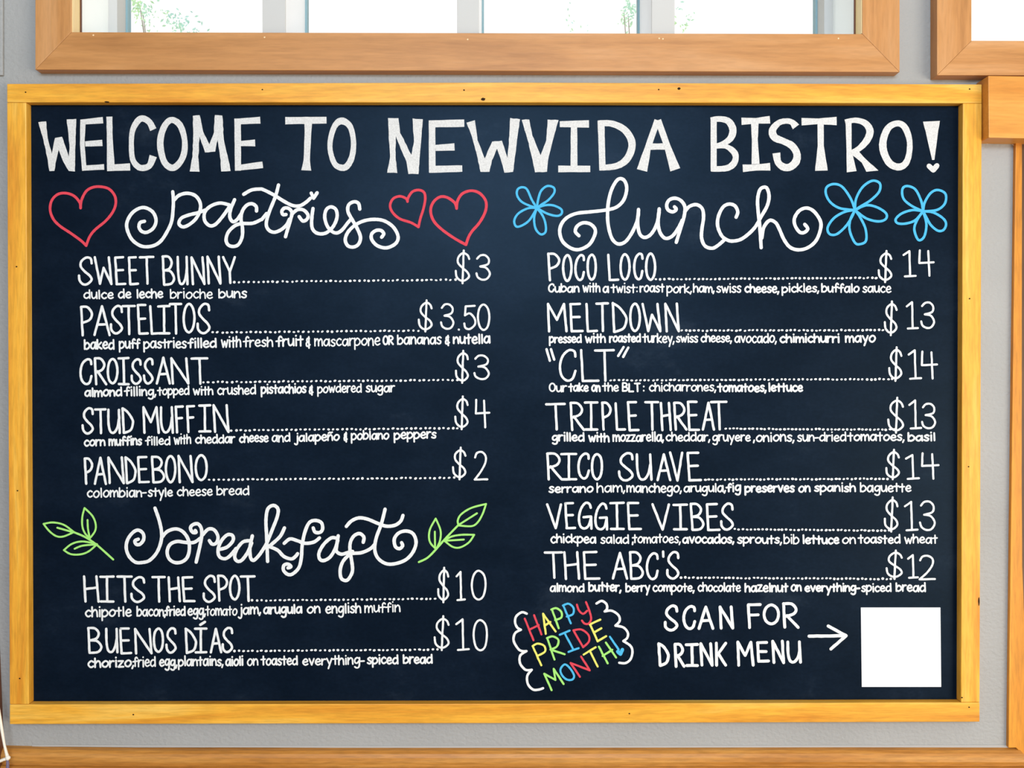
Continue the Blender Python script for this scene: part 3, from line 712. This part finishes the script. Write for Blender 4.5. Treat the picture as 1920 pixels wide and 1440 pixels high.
drawing('flower_drawing', '''T 1655,295 1640,210 1590,112 1520,84 1482,112 1492,190 1560,250 1655,295 / T 1655,295 1670,220 1720,142 1780,117 1843,150 1838,230 1770,285 1655,295
/ T 1655,295 1740,305 1820,352 1848,400 1828,450 1780,458 1720,410 1680,340 1655,295 / T 1655,295 1605,370 1582,440 1602,515 1630,538 1668,500 1683,400 1655,295 / T 1655,295 1570,285 1480,312 1427,360 1442,395 1510,398 1590,370 1655,295''', 4.6, M_BLUE, 'blue chalk flower nearest the right side of the frame')
def sprig(stem, leaves, label):
    i = Ink(); free(i, stem, 3.8); s = i.build('leaf_sprig_drawing', M_GREEN, label=label)
    for lf in leaves:
        i = Ink(); free(i, lf, 3.5); i.build('leaf_outline', M_GREEN, s)
sprig('E 302,748 400,790 490,850 560,910 635,978', ['E 52,680 130,668 220,687 302,745 / E 52,680 100,740 160,783 220,785 302,750 / E 167,712 302,750',
      'E 395,547 377,620 377,700 400,760 440,800 / E 395,547 460,612 488,680 483,740 440,800 / E 420,647 424,720 437,790', 'E 222,900 290,847 380,827 500,850 / E 222,900 280,933 360,935 430,910 500,850 / E 312,888 380,862 500,852'],
      'green chalk leaf sprig left of the breakfast heading')
sprig('F 1260,955 1330,920 1400,850 1470,770 1575,660', ['F 1798,490 1680,522 1600,572 1572,620 1577,660 / F 1798,490 1770,570 1730,638 1680,668 1575,662 / F 1725,565 1575,660',
      'F 1395,607 1347,700 1347,790 1395,850 / F 1395,607 1433,700 1430,780 1400,850 / F 1388,712 1390,845', 'F 1703,737 1600,737 1520,752 1465,785 / F 1703,737 1660,798 1590,838 1530,833 1465,785 / F 1620,775 1465,785'],
      'green chalk leaf sprig right of the breakfast heading')

# ---- menu items: name, dotted line, price, description
ITEMS = [
 ('sweet bunny', 'A S,75,207,97,350 W,213,380,95,348 E,393,502,98,350 E,513,612,98,350 T,610,747,93,345 B,810,932,88,355 U,943,1047,92,350 N,1063,1197,97,350 N,1203,1337,90,345 Y,1340,1462,95,338',
  (439.6, 529, 854, 524.5, 9.1), 'B $,1512,1647,38,340 3,1693,1827,76,310', 'A:dulce:122:392 A:de:425:547 A:leche:585:827 A:brioche:882:1262 A:buns:1307:1562', 561, 559.5),
 ('pastelitos', 'A P,95,218,530,800 A,212,362,525,797 S,355,473,525,780 T,458,582,522,788 E,592,698,516,785 L,702,790,525,785 I,772,888,527,783 T,873,990,505,785 O,995,1107,505,775 S,1117,1240,505,778',
  (399, 623.5, 784, 620, 8.9), 'B $,1187,1317,475,765 3,1383,1507,508,740 .,1538,1556,725,748 5,1587,1700,520,742 0,1705,1822,512,750',
  'A:baked:126:400 A:puff:433:625 A:pastries:648:1032 A:filled:1040:1297 A:with:1330:1512 A:fresh:1528:1792 0:fruit:517.6:569.5 B:&:200:247 B:mascarpone:276:860 B:OR:876:977 B:bananas:1003:1397 B:&:1423:1470 B:nutella:1493:1827', 656, 644.5),
 ('croissant', 'C C,90,203,102,338 R,215,332,93,340 O,328,432,97,332 I,423,530,93,338 S,538,637,102,333 S,647,742,98,330 A,760,892,88,333 N,887,1055,93,333 T,1065,1222,93,333',
  (382, 716.5, 857, 712.6, 8.8), 'D $,1513,1637,28,325 3,1676,1817,68,293', 'C:almond:130:467 C:filling,:483:767 C:topped:773:1057 C:with:1083:1267 C:crushed:1296:1642 0:pistachios:488.5:575 D:&:228:272 D:powdered:302:697 D:sugar:727:987', 745, 735.5),
 ('stud muffin', 'C S,108,217,533,770 T,218,327,540,770 U,332,452,545,767 D,458,575,533,767 M,642,793,523,767 U,795,918,523,764 F,925,1018,518,763 F,1025,1117,515,758 I,1130,1247,508,753 N,1257,1408,505,757',
  (434, 807, 858, 802.7, 8.7), 'D $,1509,1635,428,732 4,1687,1822,458,717', 'C:corn:125:320 C:muffins:342:640 C:filled:668:890 C:with:915:1072 C:cheddar:1102:1457 C:cheese:1488:1752 0:and:509:545 D:jalapeño:103:502 D:&:533:572 D:poblano:597:937 D:peppers:973:1352', 838, 822.5),
 ('pandebono', 'E P,388,475,125,353 A,472,582,118,353 N,585,733,115,347 D,730,838,113,347 E,835,942,113,340 B,952,1073,110,342 O,1068,1163,103,340 N,1172,1308,102,340 O,1317,1427,97,322',
  (392.5, 899.5, 851, 896, 9.0), 'F $,1527,1642,33,300 2,1700,1815,68,302', 'E:colombian-:413:917 E:style:923:1137 E:cheese:1166:1470 E:bread:1498:1777', 933, 929.5),
 ('hits the spot', 'G H,120,265,88,328 I,263,397,90,328 T,412,555,88,328 S,535,668,95,328 T,720,847,93,328 H,862,980,97,325 E,987,1108,97,325 S,1170,1287,85,328 P,1297,1402,83,320 O,1402,1502,83,308 T,1497,1635,88,322',
  (473, 1126, 816, 1122.5, 8.6), 'H $,1357,1463,12,332 1,1518,1607,48,313 0,1652,1790,40,308', 'G:chipotle:135:550 G:bacon,:588:852 G:fried:838:1024 G:egg,:1035:1202 G:tomato:1195:1477 G:jam,:1483:1687 0:arugula:493:567.5 H:on:210:335 H:english:372:692 H:muffin:716:1037', 1158, 1148.5),
 ('buenos dias', 'G B,157,293,542,778 U,315,433,548,772 E,438,552,547,782 N,567,730,550,782 O,732,832,545,770 S,843,943,543,773 D,1012,1128,548,778 I,1095,1212,547,773 A,1232,1342,548,773 S,1337,1440,540,768',
  (440, 1220.8, 820, 1218, 8.5), 'H $,1327,1468,438,754 1,1517,1642,465,750 0,1669,1802,473,754', 'G:chorizo,:158:572 G:fried:558:762 G:egg,:786:952 G:plantains,:952:1357 G:aioli:1367:1532 G:on:1558:1662 0:toasted:489:559 H:everything-:170:722 H:spiced:738:1020 H:bread:1053:1320', 1252.5, 1244.5),
 ('poco loco', 'I P,80,208,68,332 O,217,312,80,338 C,330,428,83,328 O,442,538,76,328 L,633,745,78,330 O,745,848,73,328 C,872,967,68,322 O,982,1084,66,328',
  (1230.5, 523.5, 1651, 521, 7.9), 'J $,1259,1395,43,348 1,1488,1617,45,294 4,1635,1785,38,288', 'I:Cuban:86:380 I:with:403:572 I:a:588:652 I:twist::667:922 I:roast:930:1164 I:pork,:1178:1417 I:ham,:1423:1627 I:swiss:1638:1872 J:cheese,:26:354 J:pickles,:370:722 J:buffalo:736:1092 J:sauce:1116:1387', 549.5, 549.5),
 ('meltdown', 'I M,77,268,530,803 E,283,415,533,803 L,430,547,533,803 T,523,650,525,800 D,673,828,523,808 O,835,943,528,800 W,948,1133,530,803 N,1158,1303,528,803',
  (1278.5, 620, 1664, 619, 7.8), 'J $,1315,1443,508,837 1,1517,1637,515,777 3,1653,1787,518,772', 'I:pressed:93:400 I:with:426:622 I:roasted:648:947 I:turkey,:958:1257 I:swiss:1266:1474 I:cheese,:1493:1787 0:avocado,:1376.6:1457 J:chimichurri:350:912 J:mayo:955:1242', 643.5, 642.5),
 ('quoted clt', 'K ",62,152,62,190 C,187,348,73,373 L,383,562,72,375 T,510,702,72,375 ^,720,838,40,155',
  (1144.5, 713, 1673.5, 711, 8.0), 'L $,1357,1488,46,372 1,1536,1667,73,354 4,1658,1815,87,353', 'K:Our:93:263 K:take:275:464 K:on:483:574 K:the:588:742 K:BLT:768:942 K:::962:978 K:chicharrones,:1016:1642 0:tomatoes,:1345:1438 L:lettuce:245:572', 735.5, 735),
 ('triple threat', 'K T,60,250,568,823 R,286,428,558,828 I,416,550,555,825 P,576,683,556,823 L,700,808,562,825 E,815,930,553,832 T,975,1113,550,825 H,1118,1230,558,828 R,1242,1373,558,825 E,1367,1490,550,828 A,1505,1628,558,825 T,1580,1743,548,823',
  (1360.5, 803.8, 1676, 805.5, 7.4), 'L $,1349,1503,512,852 1,1542,1667,537,814 3,1660,1797,566,810', 'K:grilled:118:427 K:with:456:657 K:mozzarella,:680:1160 K:cheddar,:1170:1587 0:gruyere:1335:1408 L:,:105:128 L:onions,:132:494 L:sun-dried:513:972 L:tomatoes,:980:1510 L:basil:1533:1797', 829, 827.5),
 ('rico suave', 'M R,70,222,90,348 I,198,355,97,348 C,358,472,92,340 O,482,595,95,348 S,732,878,88,355 U,898,1050,100,352 A,1088,1224,98,355 V,1203,1333,82,360 E,1367,1507,85,358',
  (1322, 899.5, 1664, 897.5, 7.5), 'N $,1329,1465,58,347 1,1512,1648,105,342 4,1660,1828,90,340', 'M:serrano:90:507 M:ham,:533:802 M:manchego,:808:1324 M:arugula,:1336:1732 M:fig:1730:1872 0:preserves:1395.5:1490.5 N:on:523:642 N:spanish:670:1060 N:baguette:1093:1572', 924.5, 922.5),
 ('veggie vibes', 'M V,68,215,560,800 E,236,347,550,800 G,362,498,548,803 G,515,642,556,810 I,652,793,548,805 E,815,952,548,808 V,1042,1210,560,812 I,1236,1378,565,808 B,1395,1532,555,815 E,1542,1678,560,815 S,1675,1802,555,810',
  (1378, 992.3, 1667, 994.8, 7.4), 'N $,1315,1453,497,830 1,1502,1635,538,817 3,1642,1793,533,815', 'M:chickpea:106:534 M:salad:568:837 M:,:858:878 M:tomatoes,:865:1314 M:avocados,:1323:1810 0:sprouts,:1381.7:1467 N:bib:388:537 N:lettuce:560:907 N:on:928:1060 N:toasted:1078:1472 N:wheat:1503:1814', 1019, 1020.5),
 ('the abcs', "O T,318,482,62,298 H,486,630,62,308 E,652,803,62,307 A,902,1042,68,305 B,1047,1180,62,308 C,1193,1303,73,308 ',1332,1354,55,118 S,1367,1482,62,303",
  (1277.5, 1083, 1677, 1085.6, 7.6), 'P $,1375,1522,48,307 1,1558,1657,88,297 2,1658,1804,93,310', 'O:almond:368:670 O:butter,:698:987 O:berry:1016:1232 O:compote,:1248:1614 0:chocolate:1307.5:1389.5 P:hazelnut:163:542 P:on:558:657 P:everything-:676:1158 P:spiced:1163:1427 P:bread:1458:1722', 1110, 1110),
]
XH = dict(zip((i[0] for i in ITEMS), (14.2, 14.8, 13.4, 13.4, 14.0, 14.4, 14.4)))      # the right column is written smaller
for nm, caps, dt, price, desc, b0, b1 in ITEMS:
    ink = Ink(); caps_line(ink, caps, 4.5)
    if nm == 'buenos dias': free(ink, '- G 1150,522 1190,497', 4.8)
    it = ink.build('menu_item_name', M_WHITE, label='white chalk capitals naming the %s item' % nm)
    ink = Ink(); dots(ink, *dt); ink.build('dotted_line', M_WHITE, it)
    ink = Ink(); caps_line(ink, price, 3.8); ink.build('price', M_WHITE, it)
    ink = Ink(); words(ink, desc, b0, b1, XH.get(nm, 13.3)); ink.build('description', M_WHITE, it)

# ---- scan line, arrow, greeting
for t, what in (('O S,1347,1473,520,748 C,1507,1623,525,735 A,1638,1778,530,735 / 0 N,1347.5,1376.5,1135.5,1180.5', 'SCAN in white capitals'),
                ('P F,186,320,510,728 O,322,468,512,695 R,488,635,500,725', 'FOR in white capitals'),
                ('O D,1293,1403,842,1052 R,1432,1533,848,1060 I,1528,1648,852,1052 N,1652,1772,842,1050 K,1787,1888,838,1050', 'DRINK in white capitals'),
                ('P M,95,250,830,1050 E,265,382,835,1016 N,395,512,822,1028 U,525,655,828,1024', 'MENU in white capitals')):
    ink = Ink(); caps_line(ink, t, 5.4); ink.build('instruction_word', M_WHITE, label=what)
drawing('arrow_drawing', '- P 718,790 1030,786 / - P 882,703 1035,786 / - P 1035,786 905,900', 6.0, M_WHITE, 'white chalk arrow pointing to the white card')
drawing('cloud_outline', "O 172,597 130,585 82,620 72,670 90,715 122,735 / O 122,735 72,765 60,830 100,900 135,918 170,918 / O 170,918 117,955 114,1020 150,1070 180,1082 215,1078 / O 215,1078 177,1130 182,1200 225,1247 275,1248 312,1236", 4.5, M_WHITE, 'left half of the white cloud around the coloured greeting')
drawing('cloud_outline', "O 770,510 815,488 855,515 860,555 840,578 / O 840,578 900,572 958,610 968,660 932,700 / O 932,700 1000,715 1038,760 1033,805 1000,832 / O 1000,832 1060,872 1078,920 1063,985 1020,1020 965,1018", 4.5, M_WHITE, 'right half of the white cloud around the coloured greeting')
for m_, cn, L in ((M_RED, 'red', ('- O 155,640 230,825 / - O 235,610 298,775 / - O 192,735 275,695', 'O 602,520 620,570 655,598 690,572 / O 680,498 708,570 724,640 702,682 668,682 645,656',
                    '- O 575,745 655,883 / O 572,740 640,733 700,778 705,835 655,885', '- O 628,1138 548,1020 712,1083 638,965')),
                  (M_YELLOW, 'yellow', ('- O 335,770 312,597 420,750 / - O 325,700 375,668', '- O 225,880 297,1040 / O 222,875 265,854 320,872 328,922 262,960',
                    '- O 715,690 780,835 / - O 712,690 803,648 / - O 747,760 812,722 / - O 780,833 853,790', '- O 660,948 763,885 / - O 715,920 780,1050')),
                  (M_GREEN, 'green', ('- O 388,560 446,722 / O 382,562 425,550 468,582 468,630 415,652', '- O 347,805 410,990 / O 345,807 395,792 443,822 430,878 375,905 / - O 375,905 497,945',
                    '- O 385,1253 322,1112 418,1165 403,1070 488,1200', '- O 790,880 866,1023 / - O 850,845 938,973 / - O 822,960 905,907')),
                  (M_BLUE, 'blue', ('- O 485,527 550,680 / O 482,527 530,512 572,547 568,600 515,622', '- O 455,778 540,742 / - O 498,765 573,908 / - O 530,925 617,893',
                    'O o 462,1072 500,1032 548,1072 578,1130 560,1163 512,1160 472,1120', '- O 885,795 960,905'))):
    for t in L: drawing('greeting_letter', t, 3.8, m_, cn + ' letter of the greeting')
ink = Ink(); ink.path([reg('O', 952, 922), reg('O', 976, 944), reg('O', 992, 905)], 6.5); ink.path([reg('O', 960, 925), reg('O', 978, 940)], 6); ink.build('greeting_heart', M_BLUE, label='small blue heart under the exclamation mark')

# ---- the white card taped on the board
prism('paper_card', [(1614.2, 1139.2), (1763.3, 1139.2), (1764.8, 1288), (1616, 1288)], YS - .0012, YS - .0001, M_PAPER, r=.0002)
tag(bpy.data.objects['paper_card'], 'square white card stuck on the lower right of the chalkboard', 'card')
tag(board, 'large pine-framed black chalkboard menu with hand-lettered dishes and prices', 'chalkboard')
